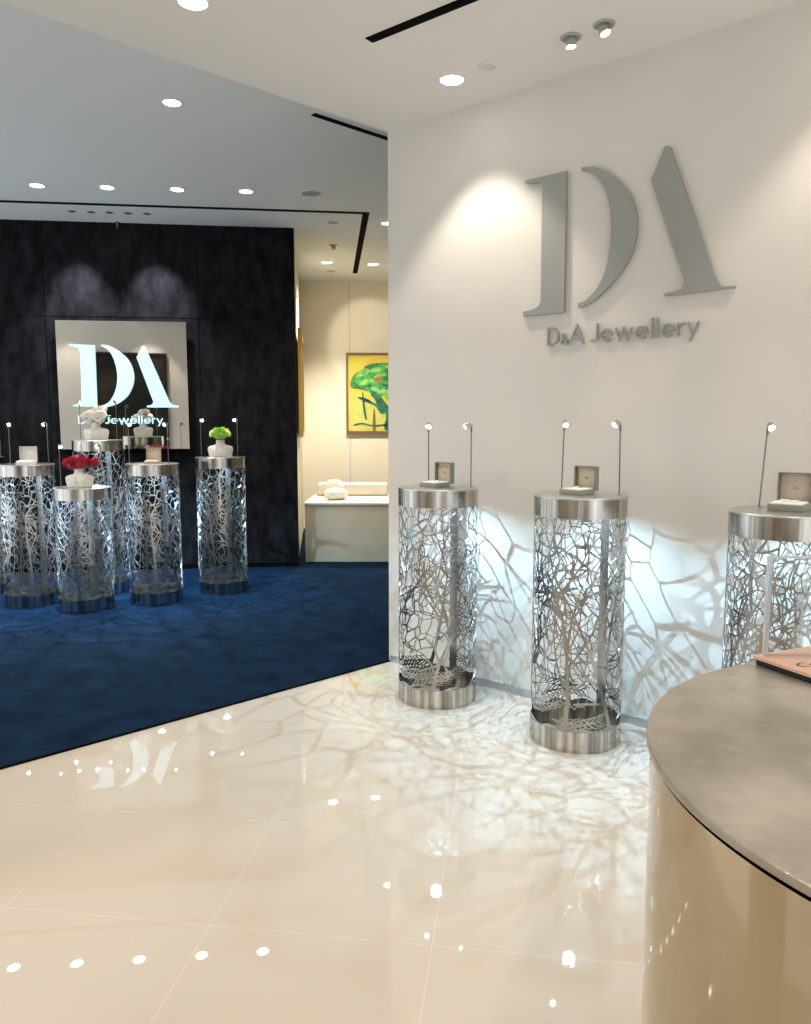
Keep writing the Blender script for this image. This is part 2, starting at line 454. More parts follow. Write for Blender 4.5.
LAT = {}
def get_lattice(seed, H, step):
    if (seed, H) not in LAT: LAT[(seed, H)] = lattice_mesh(seed, H, step)
    return LAT[(seed, H)]

def pillar(x, y, H, seam_deg, seed, label, group, step=.003, light=1.0, ledge=True):
    t = thing('display_pillar', label, 'pillar', (x, y, .008 if y > 5 else 0), 0, group)
    o = bpy.data.objects.new('lattice', get_lattice(seed, H, step)); COL.objects.link(o); o.parent = t
    o.rotation_euler = (0, 0, radians(seam_deg) - pi)
    bm = bmesh.new(); r = R + .0015
    add_lathe(bm, [(0, H - .012), (r - .02, H - .012), (r - .004, H - .086), (r - .004, H - .089), (r, H - .089), (r, H - .006), (r - .002, H - .006), (r - .002, H - .012)][2:], 96)
    obj('top_band', bm, M['steel'], t, .6)
    bm = bmesh.new(); add_lathe(bm, [(0, H), (r + .0005, H), (r + .002, H - .0015), (r + .002, H - .0055), (r + .0005, H - .007), (0, H - .007)], 96)
    obj('top_plate', bm, M['top'], t, .6)
    bm = bmesh.new(); add_lathe(bm, [(r - .004, 0), (r, 0), (r, .098), (r - .0035, .098), (r - .004, 0)], 96)
    add_lathe(bm, [(0, .012), (r - .005, .012)], 96)
    obj('bottom_band', bm, M['steel'], t, .6)
    bm = bmesh.new(); add_lathe(bm, [(0, H - .030), (.028, H - .030), (.028, H - .0075), (0, H - .0075)], 24)
    pk = obj('puck_light', bm, M['puck'], t, .6)
    ld = bpy.data.lights.new('pillar_led', 'SPOT'); ld.color = (.42, .72, 1.0); ld.energy = 33 * light; ld.shadow_soft_size = .0015
    ld.spot_size = radians(157); ld.spot_blend = 1
    lo = bpy.data.objects.new('pillar_led', ld); COL.objects.link(lo); lo.parent = pk; lo.location = (0, 0, H - .034)
    return t

def spot(name, loc, target, energy, angle, color=(1, .93, .82), blend=.5, size=.03, parent=None):
    ld = bpy.data.lights.new(name, 'SPOT'); ld.energy = energy; ld.spot_size = radians(angle); ld.spot_blend = blend
    ld.color = color; ld.shadow_soft_size = size
    o = bpy.data.objects.new(name, ld); COL.objects.link(o)
    o.location = loc
    o.rotation_euler = (Vector(target) - Vector(loc)).to_track_quat('-Z', 'Y').to_euler()
    if parent:
        o.location = Vector(loc) - parent.location; o.parent = parent
    return o

NEAR_P = {'p1': (.169, 4.031), 'p2': (.788, 3.496), 'p3': (1.445, 2.93)}
g1 = 'perforated steel pillars along the white wall'
pillar(*NEAR_P['p1'], 1.12, 62, 11, 'round cut-steel display pillar at the left end of the white wall, nearest the carpet', g1)
pillar(*NEAR_P['p2'], 1.13, 42, 23, 'round cut-steel display pillar in the middle of the three along the white wall', g1)
pillar(*NEAR_P['p3'], 1.12, 20, 37, 'round cut-steel display pillar at right, partly hidden behind the metal counter', g1)
g2 = 'perforated steel pillars on the blue carpet'
def fp(px, py):
    p = flat(px, py, 0); Lh = hypot(p.x, p.y); k = (Lh + R) / Lh; return (p.x * k, p.y * k)
FAR_P = {'edge': (*fp(-14, 597), 1.16), 'box': (*fp(34, 609), 1.12), 'red': (*fp(88, 614), .95), 'white': (*fp(105, 597), 1.30), 'ring': (*fp(157.5, 607), 1.12), 'green': (*fp(224, 596), 1.155)}
lab = {'edge': 'steel display pillar cut off by the left edge of the photo, behind the ivory-box pillar',
       'box': 'steel display pillar on the carpet carrying an open box with a pale grey base, at far left',
       'red': 'shortest steel display pillar on the carpet, topped by the bust with red roses',
       'white': 'tallest steel display pillar, against the mirrored sign and topped by white roses',
       'ring': 'steel display pillar with a small tan box, in front of the mirrored sign right side',
       'green': 'rightmost steel display pillar on the carpet, topped by the green flower bust'}
for k, sd in zip(FAR_P, (11, 23, 37, 11, 23, 37)):
    x, y, H = FAR_P[k]
    pillar(x, y, H, 84 + {'edge': 0, 'box': 6, 'red': 14, 'white': 4, 'ring': -2, 'green': 2}[k], sd, lab[k], g2, .004, 2.4)

# ------------------------------------------------------------------ stalk lamps
def stalk_lamp(x, y, z, aim, label, group, h=.312, lean=0.0):
    t = thing('stalk_lamp', label, 'lamp', (x, y, z), 0, group)
    a = Vector((aim[0] - x, aim[1] - y, 0)).normalized()
    bm = bmesh.new(); add_lathe(bm, [(0, 0), (.012, 0), (.012, .003), (.004, .006), (0, .006)], 16); obj('base', bm, M['chrome'], t, .6)
    top = Vector((lean, 0, h))
    bm = bmesh.new(); add_tube(bm, [(0, 0, .004), top * .5, top], .0031, 8); add_tube(bm, [top - Vector((0, 0, .028)), top], .0052, 8)
    obj('stalk', bm, M['stalk'], t, 1)
    el = top + a * .012 + Vector((0, 0, .014))
    d = (a * .8 + Vector((0, 0, -.6))).normalized()
    bm = bmesh.new(); add_tube(bm, [top - Vector((0, 0, .004)), top + Vector((0, 0, .009)), el + d * .004], .0042, 8)
    q = Vector((0, 0, 1)).rotation_difference(d).to_matrix().to_4x4()
    add_lathe(bm, [(0, -.004), (.007, -.003), (.012, .004), (.0135, .026), (.012, .026), (.011, .022), (0, .022)], 20, el, q)
    hd = obj('lamp_head', bm, M['chrome'], t, .6)
    bm = bmesh.new(); add_lathe(bm, [(0, .031), (.008, .029), (.0122, .0262), (0, .0235)], 16, el, q); obj('lens', bm, M['cool_lens'], hd, 1)
    ld = bpy.data.lights.new('stalk_led', 'SPOT'); ld.energy = 1.2; ld.spot_size = radians(75); ld.spot_blend = .6; ld.color = (.9, .96, 1); ld.shadow_soft_size = .01
    lo = bpy.data.objects.new('stalk_led', ld); COL.objects.link(lo); lo.parent = hd
    lo.location = el + d * .036; lo.rotation_euler = d.to_track_quat('-Z', 'Y').to_euler()
    return t
gl = 'stalk lamps on the white wall pillars'
def sl(px, Y, z, c, label, grp, **k):
    x = (px - 405.5) / 785 * Y * (1 + (EYE - z) * .02)
    return stalk_lamp(x, Y, z, c, label, grp, **k)
sl(428.5, 4.14, 1.12, (.1, 3.7), 'bright stalk lamp left of the open box on the leftmost wall pillar', gl)
sl(471.0, 4.01, 1.12, (.0, 3.95), 'stalk lamp on the right rim of the leftmost wall pillar, head turned left', gl)
sl(562, 3.64, 1.13, (.75, 3.2), 'bright stalk lamp left of the open box on the middle wall pillar', gl, lean=.006)
sl(620, 3.45, 1.13, (.6, 3.3), 'stalk lamp on the right rim of the middle wall pillar, head turned left', gl, lean=-.004)
sl(761, 3.06, 1.12, (1.4, 2.7), 'stalk lamp left of the open box on the right wall pillar behind the counter', gl, lean=.018)
g3 = 'stalk lamps on the carpet pillars'
def fl(key, px, dy, side, label):
    x, y, H = FAR_P[key]; X = (px - 405.5) / 785 * (y + dy) * 1.012
    lim = sqrt(max(0, .19 ** 2 - dy ** 2)); X = max(x - lim, min(x + lim, X))
    stalk_lamp(X, y + dy, H + .008, (x + side * .05, y - .25), label, g3, h=.31)
fl('edge', 5, .02, -1, 'stalk lamp at the very left edge of the photo, on the cut-off carpet pillar')
fl('box', 13, .03, 1, 'stalk lamp left of the open box on the leftmost full carpet pillar')
fl('box', 51, .02, -1, 'stalk lamp right of the open box on the leftmost full carpet pillar')
fl('red', 62, .02, 1, 'stalk lamp left of the red roses')
fl('red', 103, .02, -1, 'stalk lamp right of the red roses, against the tall pillar')
fl('white', 84, .05, 1, 'stalk lamp left of the white roses, against the mirrored sign')
fl('white', 120, .04, -1, 'stalk lamp right of the white roses, against the mirrored sign')
fl('ring', 131, .02, 1, 'stalk lamp left of the small tan box in front of the mirrored sign')
fl('ring', 170, .02, -1, 'stalk lamp right of the small tan box in front of the mirrored sign')
fl('green', 203, .02, 1, 'stalk lamp left of the green flower bust')
fl('green', 239, .02, -1, 'stalk lamp right of the green flower bust')

# ------------------------------------------------------------------ jewellery boxes
def jewel_box(x, y, z, rz, label, s=1.0, shell='box', group=None, inner='box_in', base_m=None):
    t = thing('jewellery_box', label, 'box', (x, y, z), rz, group)      # opens towards local -y
    w = .112 * s; h = .022 * s
    bm = bmesh.new(); add_box(bm, (0, -.008, h * .5), (w, w, h), bev=.0015); b = obj('base', bm, M[base_m or shell], t, .6)
    bm = bmesh.new(); add_box(bm, (0, -.008, h + .002), (w * .88, w * .88, .008), bev=.003); obj('cushion', bm, M['cushion'], b, .8)
    # lid: five-sided tray standing on its hinge edge
    bm = bmesh.new(); d = .032 * s; th = .004; ly = w * .5 - .008 + .001
    z0 = h * .55
    add_box(bm, (0, ly + d - th / 2, z0 + w / 2), (w, th, w))
    for sx in (-1, 1): add_box(bm, (sx * (w / 2 - th / 2), ly + d / 2 - .001, z0 + w / 2), (th, d - th + .002, w))
    add_box(bm, (0, ly + d / 2 - .001, z0 + w - th / 2), (w - 2 * th, d - th + .002, th))
    add_box(bm, (0, ly + d / 2 - .001, z0 + th / 2), (w - 2 * th, d - th + .002, th))
    lid = obj('lid', bm, M[shell], t)
    bm = bmesh.new(); add_box(bm, (0, ly + d - th - .004, z0 + w / 2), (w - 2 * th - .002, .008, w - 2 * th - .002), bev=.002)
    ln = obj('lining', bm, M[inner], lid, .8)
    return t, w, h, ly, d, z0, ln
def wall_rz(extra=0): return atan2(WN.y, WN.x) + pi / 2 + radians(extra)
for px, Y, Z_, lb, jl, ex in ((436, 4.07, 1.12, 'open olive-grey box holding silver jewellery, on the leftmost wall pillar', 'silver bracelet on the white cushion of the leftmost wall pillar box', -6),
                              (579, 3.53, 1.13, 'open olive-grey box on the middle wall pillar, gold-toned bracelet inside', 'gold-toned bracelet draped in the box on the middle wall pillar', -6),
                              (793, 2.97, 1.12, 'open olive-grey box on the right wall pillar behind the counter', 'silver bracelet in the open box on the right wall pillar', 0)):
    X = (px - 405.5) / 785 * Y * 1.004
    t, w, h, ly, d, z0, ln = jewel_box(X, Y, Z_, wall_rz(ex), lb, 1.12 if px > 700 else 1.0, group='open boxes on the wall pillars')
    bm = bmesh.new(); place_text(bm, 'DA', -.010, .010, z0 + w / 2 - .004, .011, .0006)
    for v in bm.verts: v.co.y += ly + d - .0125
    obj('printed_mark', bm, M['print'], ln)
    # bracelet of small beads
    gm = M['gold'] if 'gold' in jl else M['silver']
    bm = bmesh.new()
    for k in range(30):
        a = 2 * pi * k / 30
        bmesh.ops.create_icosphere(bm, subdivisions=1, radius=.0036, matrix=Matrix.Translation((.032 * cos(a), .022 * sin(a), .0038 + .002 * (1 + sin(3 * a)))))
    jb = obj('bracelet', bm, gm, None, 1); jb.location = (X + WN.x * .01, Y + WN.y * .01, Z_ + h + .0058); jb.rotation_euler = (0, 0, wall_rz(ex))
    tag(jb, jl, 'bracelet', 'bracelets in the wall pillar boxes')
x, y, H = FAR_P['box']
jewel_box(-2.99, y - .02, H + .008, radians(12), 'open ivory box with a pale grey base on the leftmost full carpet pillar', 1.1, 'ivory_box', inner='cushion', base_m='cushion')
x, y, H = FAR_P['ring']
M['tan_box'] = mat('tan_box', (.52, .40, .28), .5)
jewel_box(x + .01, y - .02, H + .008, radians(8), 'small open tan box on the pillar in front of the mirrored sign', 1.0, 'tan_box', inner='box_in')

# ------------------------------------------------------------------ busts and flowers
def bust(x, y, z, rz, label, s=1.0):
    t = thing('bust_vase', label, 'vase', (x, y, z), rz, 'white torso vases')
    bm = bmesh.new(); prof = [(0, .078, .040), (.008, .082, .044), (.03, .086, .046), (.05, .090, .046), (.068, .092, .043), (.080, .090, .038), (.090, .080, .034), (.097, .062, .031), (.102, .046, .030), (.108, .038, .030), (.122, .034, .030), (.138, .035, .032), (.142, .037, .034), (.142, .030, .027), (.12, .026, .022)]
    rings = []; seg = 40
    for zz, a, b in prof:
        ring = []
        for i in range(seg):
            th = 2 * pi * i / seg; px, py = a * cos(th), b * sin(th)
            # chest
            for cx in (-.034, .034):
                g = math.exp(-((px - cx) ** 2 + ((zz - .058) * 1.1) ** 2) / .0005)
                if sin(th) < 0: py -= .020 * g
            if sin(th) < .4 and abs(abs(cos(th)) - .74) < .16 and zz < .07: py *= .86
            ring.append(bm.verts.new((px * s * (1.12 if zz < .1 else 1), py * s, zz * s)))
        rings.append(ring)
    for A, B in zip(rings, rings[1:]):
        for i in range(seg):
            j = (i + 1) % seg; bm.faces.new((A[i], A[j], B[j], B[i]))
    bm.faces.new(rings[0][::-1]); bm.faces.new(rings[-1])
    obj('torso', bm, M['bust'], t, 1.2)
    return t
def petal(bm, c, q, w, l, cup, tilt):
    n = 5; grid = []
    for i in range(n):
        row = []
        for j in range(n):
            u = (i / (n - 1) - .5) * 2; v = j / (n - 1)
            ww = w * (.35 + .9 * v - .45 * v * v * v) * (1 if v < .95 else .8)
            p = Vector((u * ww, cup * (1 - u * u) * l * .5 * sin(v * 2.4) * -1 + v * l * sin(tilt), v * l * cos(tilt)))
            row.append(bm.verts.new(Vector(c) + q @ p))
        grid.append(row)
    for i in range(n - 1):
        for j in range(n - 1): bm.faces.new((grid[i][j], grid[i + 1][j], grid[i + 1][j + 1], grid[i][j + 1]))
def rose(loc, tiltv, r, material, name, label, group, stem_to=None):
    t = thing(name, label, 'flower', loc, random.random() * 6, group)
    bm = bmesh.new()
    for ring, (n, rk, top, hw) in enumerate(((3, .34, 22, 75), (4, .50, 30, 62), (5, .68, 40, 52), (6, .86, 54, 44), (7, 1.0, 72, 38))):
        for k in range(n):
            a0 = 360 * k / n + ring * 37 + random.uniform(-8, 8); G_ = []
            for iu in range(7):
                row = []
                for iv in range(8):
                    u = (iu / 6 - .5) * 2; v = iv / 7
                    pol = radians(165 - (165 - top - 16 * u * u) * v); az = radians(a0 + hw * u)
                    rr = r * rk * (1 + .34 * max(0, v - .7) / .3 * (1 - .3 * u * u)) * (1 + .03 * (k % 2) + .04 * u)
                    row.append(bm.verts.new((rr * sin(pol) * cos(az), rr * sin(pol) * sin(az), rr * cos(pol) * 1.12)))
                G_.append(row)
            for iu in range(6):
                for iv in range(7): bm.faces.new((G_[iu][iv], G_[iu + 1][iv], G_[iu + 1][iv + 1], G_[iu][iv + 1]))
    bmesh.ops.create_icosphere(bm, subdivisions=2, radius=r * .26, matrix=Matrix.Translation((0, 0, r * .05)))
    o = obj('petals', bm, material, t, 1.2)
    o.rotation_euler = (tiltv[0], tiltv[1], 0)
    bm = bmesh.new()
    if stem_to is not None:
        e = Vector(stem_to) - Vector(loc); e = Matrix.Rotation(-t.rotation_euler.z, 3, 'Z') @ e
        add_tube(bm, [(0, 0, -r * .9), e * .6 + Vector((0, 0, -r * .2)), e], .0025, 6)
        for k in range(4):
            q = Matrix.Rotation(k * 1.6 + 1, 3, 'Z') @ Matrix.Rotation(1.2, 3, 'X')
            petal(bm, (0, 0, -r * .85), q, .026, .062, .3, .2)
        obj('stem', bm, M['leaf'], t, 1.2)
    return t
def bouquet(key, px, mt, spots_, s, word, name='rose', dy=-.03):
    x, y, H = FAR_P[key]; z = H + .008; yy = y + dy
    X = (px - 405.5) / 785 * yy * 1.012
    neck = Vector((X, yy, z + .136 * s))
    for (dx, dyy, dz, r), lb in spots_:
        rose((X + dx, yy + dyy, z + dz), (random.uniform(-.4, .5), dx * 6), r, M[mt], name, lb, word, stem_to=(neck.x + dx * .15, neck.y + dyy * .15, neck.z - .004))
    return X, yy, z
X, y, z = bouquet('red', 81, 'rose_red', [((-.060, -.01, .193, .050), 'left crimson rose of the red bust bouquet'), ((.024, -.015, .202, .053), 'large crimson rose in the middle of the red bouquet'), ((.105, .02, .190, .038), 'smaller pink-red rose at the right of the red bouquet')], 1, 'crimson roses in the low bust')
bust(X, y, z, radians(12), 'white torso vase holding red roses, on the shortest carpet pillar')
X, y, z = bouquet('white', 99.5, 'rose_white', [((-.055, -.0, .196, .052), 'left white rose in front of the mirrored sign'), ((.02, .05, .250, .048), 'topmost white rose in front of the mirrored sign'), ((.045, -.035, .195, .050), 'lower right white rose, nearest in its bouquet')], 1, 'white roses in the high bust')
bust(X, y, z, radians(10), 'white torso vase holding white roses, on the tallest carpet pillar')
# a little blue-green leaf sprig and a pale dish beside it
t = thing('leaf_sprig', 'blue-green leaf sprig at the right of the white roses', 'leaf', (X + .02, y, z + .137))
bm = bmesh.new(); add_tube(bm, [(0, 0, -.004), (.02, 0, .03), (.06, -.01, .065)], .002, 6); obj('stem', bm, M['leaf'], t, 1)
M['teal_leaf'] = mat('teal_leaf', (.06, .36, .32), .5)
bm = bmesh.new()
for k, (a, b) in enumerate(((.5, 1.1), (1.2, .6), (2.4, 1.6), (-.4, 1.3), (.2, 1.9))):
    q = Matrix.Rotation(-1.2 + a * .5, 3, 'Z') @ Matrix.Rotation(-b, 3, 'X'); petal(bm, (.03 + .008 * k, -.005, .03 + .010 * k), q, .016, .055, .3, .2)
obj('leaves', bm, M['teal_leaf'], t, 1.2)
# green chrysanthemum
x, yy, H = FAR_P['green']; z = H + .008; y = yy - .03; X = (222 - 405.5) / 785 * y * 1.012
bust(X, y, z, radians(8), 'white torso vase holding the green flower, on the rightmost carpet pillar', 1.02)
t = thing('chrysanthemum', 'bright lime-green domed flower head above the rightmost white torso vase', 'flower', (X, y, z + .14))
bm = bmesh.new()
for k in range(460):
    ph = math.acos(1 - 1.15 * (k + .5) / 460); a = k * 2.39996
    c = Vector((.068 * sin(ph) * cos(a), .055 * sin(ph) * sin(a), .052 + .044 * cos(ph)))
    q = Matrix.Rotation(a - pi / 2, 3, 'Z') @ Matrix.Rotation(-ph, 3, 'X')
    petal(bm, c, q, .0055, random.uniform(.018, .030), .4, random.uniform(.3, 1.1))
bmesh.ops.create_icosphere(bm, subdivisions=2, radius=1, matrix=Matrix.Translation((0, 0, .052)) @ Matrix.Diagonal((.068, .055, .044, 1)))
obj('petals', bm, M['mum'], t, 1.2)
bm = bmesh.new(); add_tube(bm, [(0, 0, -.003), (0, 0, .04)], .014, 10)
for k in range(6):
    q = Matrix.Rotation(k * 1.05, 3, 'Z') @ Matrix.Rotation(-1.2, 3, 'X'); petal(bm, (0, 0, .014), q, .016, .055, .3, .1)
obj('stem', bm, M['leaf'], t, 1.2)

# ------------------------------------------------------------------ metal letters on the white wall
def smooth_poly(pts, sharp, sub=6):     # Catmull-Rom through the points, kept sharp where flagged
    n = len(pts); out = []
    for i in range(n):
        p0, p1, p2, p3 = (pts[(i - 1) % n], pts[i], pts[(i + 1) % n], pts[(i + 2) % n])
        if sharp[i]: p0 = p1
        if sharp[(i + 1) % n]: p3 = p2
        if sharp[i] and sharp[(i + 1) % n]: out.append(p1); continue
        for k in range(sub):
            t = k / sub
            out.append(tuple(.5 * ((2 * p1[c]) + (-p0[c] + p2[c]) * t + (2 * p0[c] - 5 * p1[c] + 4 * p2[c] - p3[c]) * t * t + (-p0[c] + 3 * p1[c] - 3 * p2[c] + p3[c]) * t ** 3) for c in (0, 1)))
    return out
def letter(parent, pix, sc, off, p, n, stand, thick, material, name='letter'):
    pts = [q[:2] for q in pix]; sh = [q[2] for q in pix]
    pts = smooth_poly(pts, sh)
    P3 = [hit(x * sc + off[0], y * sc + off[1], Vector(p) + n * stand, n) for x, y in pts]
    bm = bmesh.new(); add_prism(bm, [q - Vector(parent.location) for q in P3], n * thick)
    return obj(name, bm, material, parent)
S1, S0 = 1, 0
WP = Vector((CORNER.x, CORNER.y, 0))
base = hit(620, 300, WP, WN)
t = thing('logo_sign', 'large grey metal serif letters D and A standing off the white wall', 'sign', base)
t.rotation_euler = (0, 0, 0)
z5 = (.32059, (500, 130))
D1 = [(82, 160, 1), (212, 130, 1), (203, 570, 1), (78, 582, 1), (76, 568, 1), (104, 562, 0), (124, 551, 0), (132, 534, 1), (136, 180, 1), (131, 169, 0), (118, 166, 0), (83, 170, 1)]
D2 = [(258, 119, 1), (300, 118, 0), (345, 136, 0), (395, 183, 0), (424, 240, 0), (432, 300, 0), (421, 370, 0), (390, 432, 0), (345, 488, 0), (295, 533, 0), (250, 557, 1), (246, 543, 1), (272, 532, 0), (308, 492, 0), (334, 435, 0), (346, 370, 0), (350, 300, 0), (345, 235, 0), (330, 185, 0), (308, 150, 0), (285, 132, 0), (258, 128, 1)]
A1 = [(475, 160, 1), (517, 56, 1), (526, 51, 0), (535, 57, 1), (678, 466, 1), (688, 483, 0), (704, 490, 0), (736, 486, 1), (735, 494, 1), (518, 519, 1), (516, 511, 1), (552, 504, 0), (572, 494, 0), (578, 470, 1)]
for q in (D1, D2, A1): letter(t, q, *z5, WP, WN, .005, .016, M['sign_metal'])
def stroke_word(bm, W, cap, depth):     # thin geometric sans lettering drawn as flat strokes
    def arc(cx, cy, rx, ry, a0, a1, n=18): return [(cx + rx * cos(radians(a0 + (a1 - a0) * k / n)), cy + ry * sin(radians(a0 + (a1 - a0) * k / n))) for k in range(n + 1)]
    G = {'D': (.80, [[(0.05, .05), (.30, .05)] + arc(.30, .5, .40, .45, -90, 90) + [(.05, .95), (.05, .05)]]),
         '&': (.78, [[(.70, .02), (.16, .66)] + arc(.30, .80, .16, .15, 200, -20, 12) + [(.40, .62), (.20, .50)] + arc(.27, .26, .21, .22, 120, 300, 12) + [(.52, .14), (.68, .42)]]),
         'A': (.86, [[(.02, 0), (.43, .97), (.84, 0)], [(.17, .33), (.69, .33)]]),
         'J': (.44, [[(.36, 1), (.36, .25)] + arc(.19, .25, .17, .20, 0, -150, 12)]),
         'e': (.68, [[(.04, .34), (.60, .34)] + arc(.33, .34, .29, .29, 0, 318, 26)]),
         'w': (.98, [[(.03, .66), (.25, .03), (.48, .64), (.71, .03), (.93, .66)]]),
         'l': (.16, [[(.08, 0), (.08, 1.04)]]),
         'r': (.36, [[(.06, 0), (.06, .66)], arc(.32, .36, .26, .27, 180, 85, 10)]),
         'y': (.60, [[(.02, .66), (.30, .04)], [(.56, .66), (.16, -.30)]])}
    seq = [('D', 1, .06), ('&', .62, .04), ('A', 1, .40)] + [(c, 1, .13) for c in 'Jewellery']
    tot = sum(G[c][0] * k + g for c, k, g in seq) - .13
    x = 0; sx = W / tot; hw = .052
    for c, k, g in seq:
        for st in G[c][1]:
            P = [Vector((p[0] * k * sx + x * sx, p[1] * k * cap)) for p in st]; h_ = hw * cap * (k ** .3)
            n = len(P); Lf = []; Rt = []
            for q in range(n):
                d1_ = (P[q] - P[q - 1]).normalized() if q else (P[1] - P[0]).normalized()
                d2_ = (P[q + 1] - P[q]).normalized() if q < n - 1 else d1_
                if q == 0: d1_ = d2_
                d = (d1_ + d2_); d = d.normalized() if d.length > 1e-4 else d1_
                nn = Vector((-d.y, d.x)); f = 1 / max(.42, abs(nn.dot(Vector((-d1_.y, d1_.x)))))
                Lf.append(P[q] + nn * h_ * f); Rt.append(P[q] - nn * h_ * f)
            rows_ = [[bm.verts.new((v.x, yy, v.y)) for v in A_] for A_, yy in ((Lf, -depth / 2), (Rt, -depth / 2), (Rt, depth / 2), (Lf, depth / 2))]
            for q in range(n - 1):
                for a_, b_ in ((0, 1), (1, 2), (2, 3), (3, 0)): bm.faces.new((rows_[a_][q], rows_[a_][q + 1], rows_[b_][q + 1], rows_[b_][q]))
            for q in (0, n - 1): bm.faces.new([r_[q] for r_ in rows_])
        x += G[c][0] * k + g
    bmesh.ops.recalc_face_normals(bm, faces=bm.faces)
def word_on_wall(name, label, parent, p0px, p1px, wp, n, cap, off, depth, material, wide_px):
    a = hit(*p0px, wp, n); b = hit(*p1px, wp, n); W = (b - a).xy.length; ang = atan2(b.y - a.y, b.x - a.x)
    zb = (a.z + b.z) / 2
    bm = bmesh.new()
    stroke_word(bm, W, cap, depth)
    o = obj(name, bm, material, parent)
    q = a + n * (off + depth / 2)
    if parent: q = q - parent.location
    o.location = (q.x, q.y, zb if not parent else zb - parent.location.z); o.rotation_euler = (0, 0, ang)
    if label: tag(o, label, 'sign')
    return o
word_on_wall('wall_lettering', "small grey metal words 'D&A Jewellery' below the big letters on the white wall", None, (548, 347), (700, 334), WP, WN, .088, .004, .010, M['sign_metal'], 152)
print('CAPS', hit(548, 347, WP, WN).z, hit(548, 330, WP, WN).z, hit(694, 336, WP, WN).z)

# ------------------------------------------------------------------ mirrored sign on the dark wall
sL, sR = 2.222, 1.031
base = dw((sL + sR) / 2, 1.20)
t = thing('mirror_sign', 'square bronze mirror sign with glowing letters on the dark wall', 'sign', base)
bm = bmesh.new()
add_prism(bm, [dw(sL, 1.202, .055) - base, dw(sR, 1.202, .055) - base, dw(sR, 1.202, .075) - base, dw(sL, 1.202, .075) - base], (0, 0, 1.204))
obj('mirror_panel', bm, M['mirror'], t)
bm = bmesh.new()
add_prism(bm, [dw(sL - .04, 1.16, .0) - base, dw(sR + .04, 1.16, .0) - base, dw(sR + .04, 1.16, .055) - base, dw(sL - .04, 1.16, .055) - base], (0, 0, 1.2))
obj('backing_box', bm, M['black'], t)
DPV = Vector((DP.x, DP.y, 0)); z7 = (.27127, (0, 300))
D1 = [(257, 163, 1), (348, 167, 1), (357, 393, 1), (270, 392, 1), (270, 387, 1), (292, 382, 0), (303, 366, 1), (298, 195, 1), (288, 178, 0), (258, 170, 1)]
D2 = [(372, 166, 1), (400, 168, 0), (440, 190, 0), (475, 225, 0), (492, 270, 0), (490, 310, 0), (472, 350, 0), (440, 378, 0), (405, 392, 0), (382, 394, 1), (382, 388, 1), (405, 375, 0), (425, 340, 0), (434, 300, 0), (432, 260, 0), (420, 215, 0), (400, 185, 0), (375, 170, 1)]
A1 = [(505, 212, 1), (524, 172, 1), (529, 169, 0), (534, 172, 1), (622, 372, 1), (634, 385, 0), (658, 389, 1), (658, 396, 1), (543, 396, 1), (543, 390, 1), (560, 386, 0), (567, 376, 1)]
for q in (D1, D2, A1): letter(t, q, *z7, DPV, DN, .079, .022, M['lit'], 'lit_letter')
word_on_wall('lit_lettering', None, t, (81, 423.5), (164.5, 424), DPV, DN, .078, .079, .014, M['lit'], 80)

# ------------------------------------------------------------------ alcove: artworks and bench
def framed(name, label, cat, c, right, n, w, h, fw, fm, cm, depth=.04):
    t = thing(name, label, cat, c - Vector((0, 0, h / 2)))
    bm = bmesh.new(); o = Vector((0, 0, h / 2))
    def bar(x0, x1, z0, z1):
        add_prism(bm, [o + right * x0 + Vector((0, 0, z0)), o + right * x1 + Vector((0, 0, z0)), o + right * x1 + Vector((0, 0, z1)), o + right * x0 + Vector((0, 0, z1))], n * depth)
    bar(-w / 2, w / 2, -h / 2, -h / 2 + fw); bar(-w / 2, w / 2, h / 2 - fw, h / 2); bar(-w / 2, -w / 2 + fw, -h / 2 + fw, h / 2 - fw); bar(w / 2 - fw, w / 2, -h / 2 + fw, h / 2 - fw)
    obj('frame', bm, fm, t)
    bm = bmesh.new()
    w2, h2 = w / 2 - fw + .001, h / 2 - fw + .001
    add_prism(bm, [o - right * w2 - Vector((0, 0, h2)), o + right * w2 - Vector((0, 0, h2)), o + right * w2 + Vector((0, 0, h2)), o - right * w2 + Vector((0, 0, h2))], n * depth * .6)
    cv = obj('canvas', bm, cm, t)
    return t, o, cv
NBv = (*NB, 0)
a = hit(346, 353, NBv, bn); b = hit(389, 433, NBv, bn)
h = a.z - b.z; w = 1.02 * h * .98
c = Vector((a.x, a.y, (a.z + b.z) / 2)) + bd * (w / 2) + bn * .006
t, o, cv = framed('painting', 'green tree-like brushwork on yellow, hanging above the cream bench', 'painting', c, bd, bn, w, h, .028, M['frame_wood'], M['painting'])
lx = lambda u, v, k=.026: o + bd * ((u - .5) * w) + Vector((0, 0, (.5 - v) * h)) + bn * k
def blob(pts, m_, nm, k):
    pts = smooth_poly(pts, [0] * len(pts), 5); bm = bmesh.new()
    add_prism(bm, [lx(u, v, k) for u, v in pts], bn * .0008); obj(nm, bm, m_, cv)
blob([(.04, .52), (.3, .58), (.6, .62), (.94, .66), (.95, .95), (.5, .95), (.04, .95)], M['paint_pale'], 'pale_brushwork', .0243)
blob([(.05, .38), (.10, .27), (.22, .20), (.30, .14), (.50, .12), (.70, .13), (.90, .20), (.94, .38), (.80, .45), (.60, .40), (.50, .48), (.40, .56), (.30, .50), (.18, .45), (.08, .44)], M['paint_green'], 'green_brushwork', .0262)
blob([(.28, .42), (.34, .42), (.50, .62), (.60, .72), (.72, .74), (.64, .95), (.48, .95), (.50, .76), (.40, .66)], M['paint_dark'], 'dark_brushwork', .0275)
blob([(.14, .55), (.24, .56), (.42, .66), (.52, .72), (.44, .76), (.36, .66), (.22, .60)], M['paint_dark'], 'dark_brushwork', .0286)
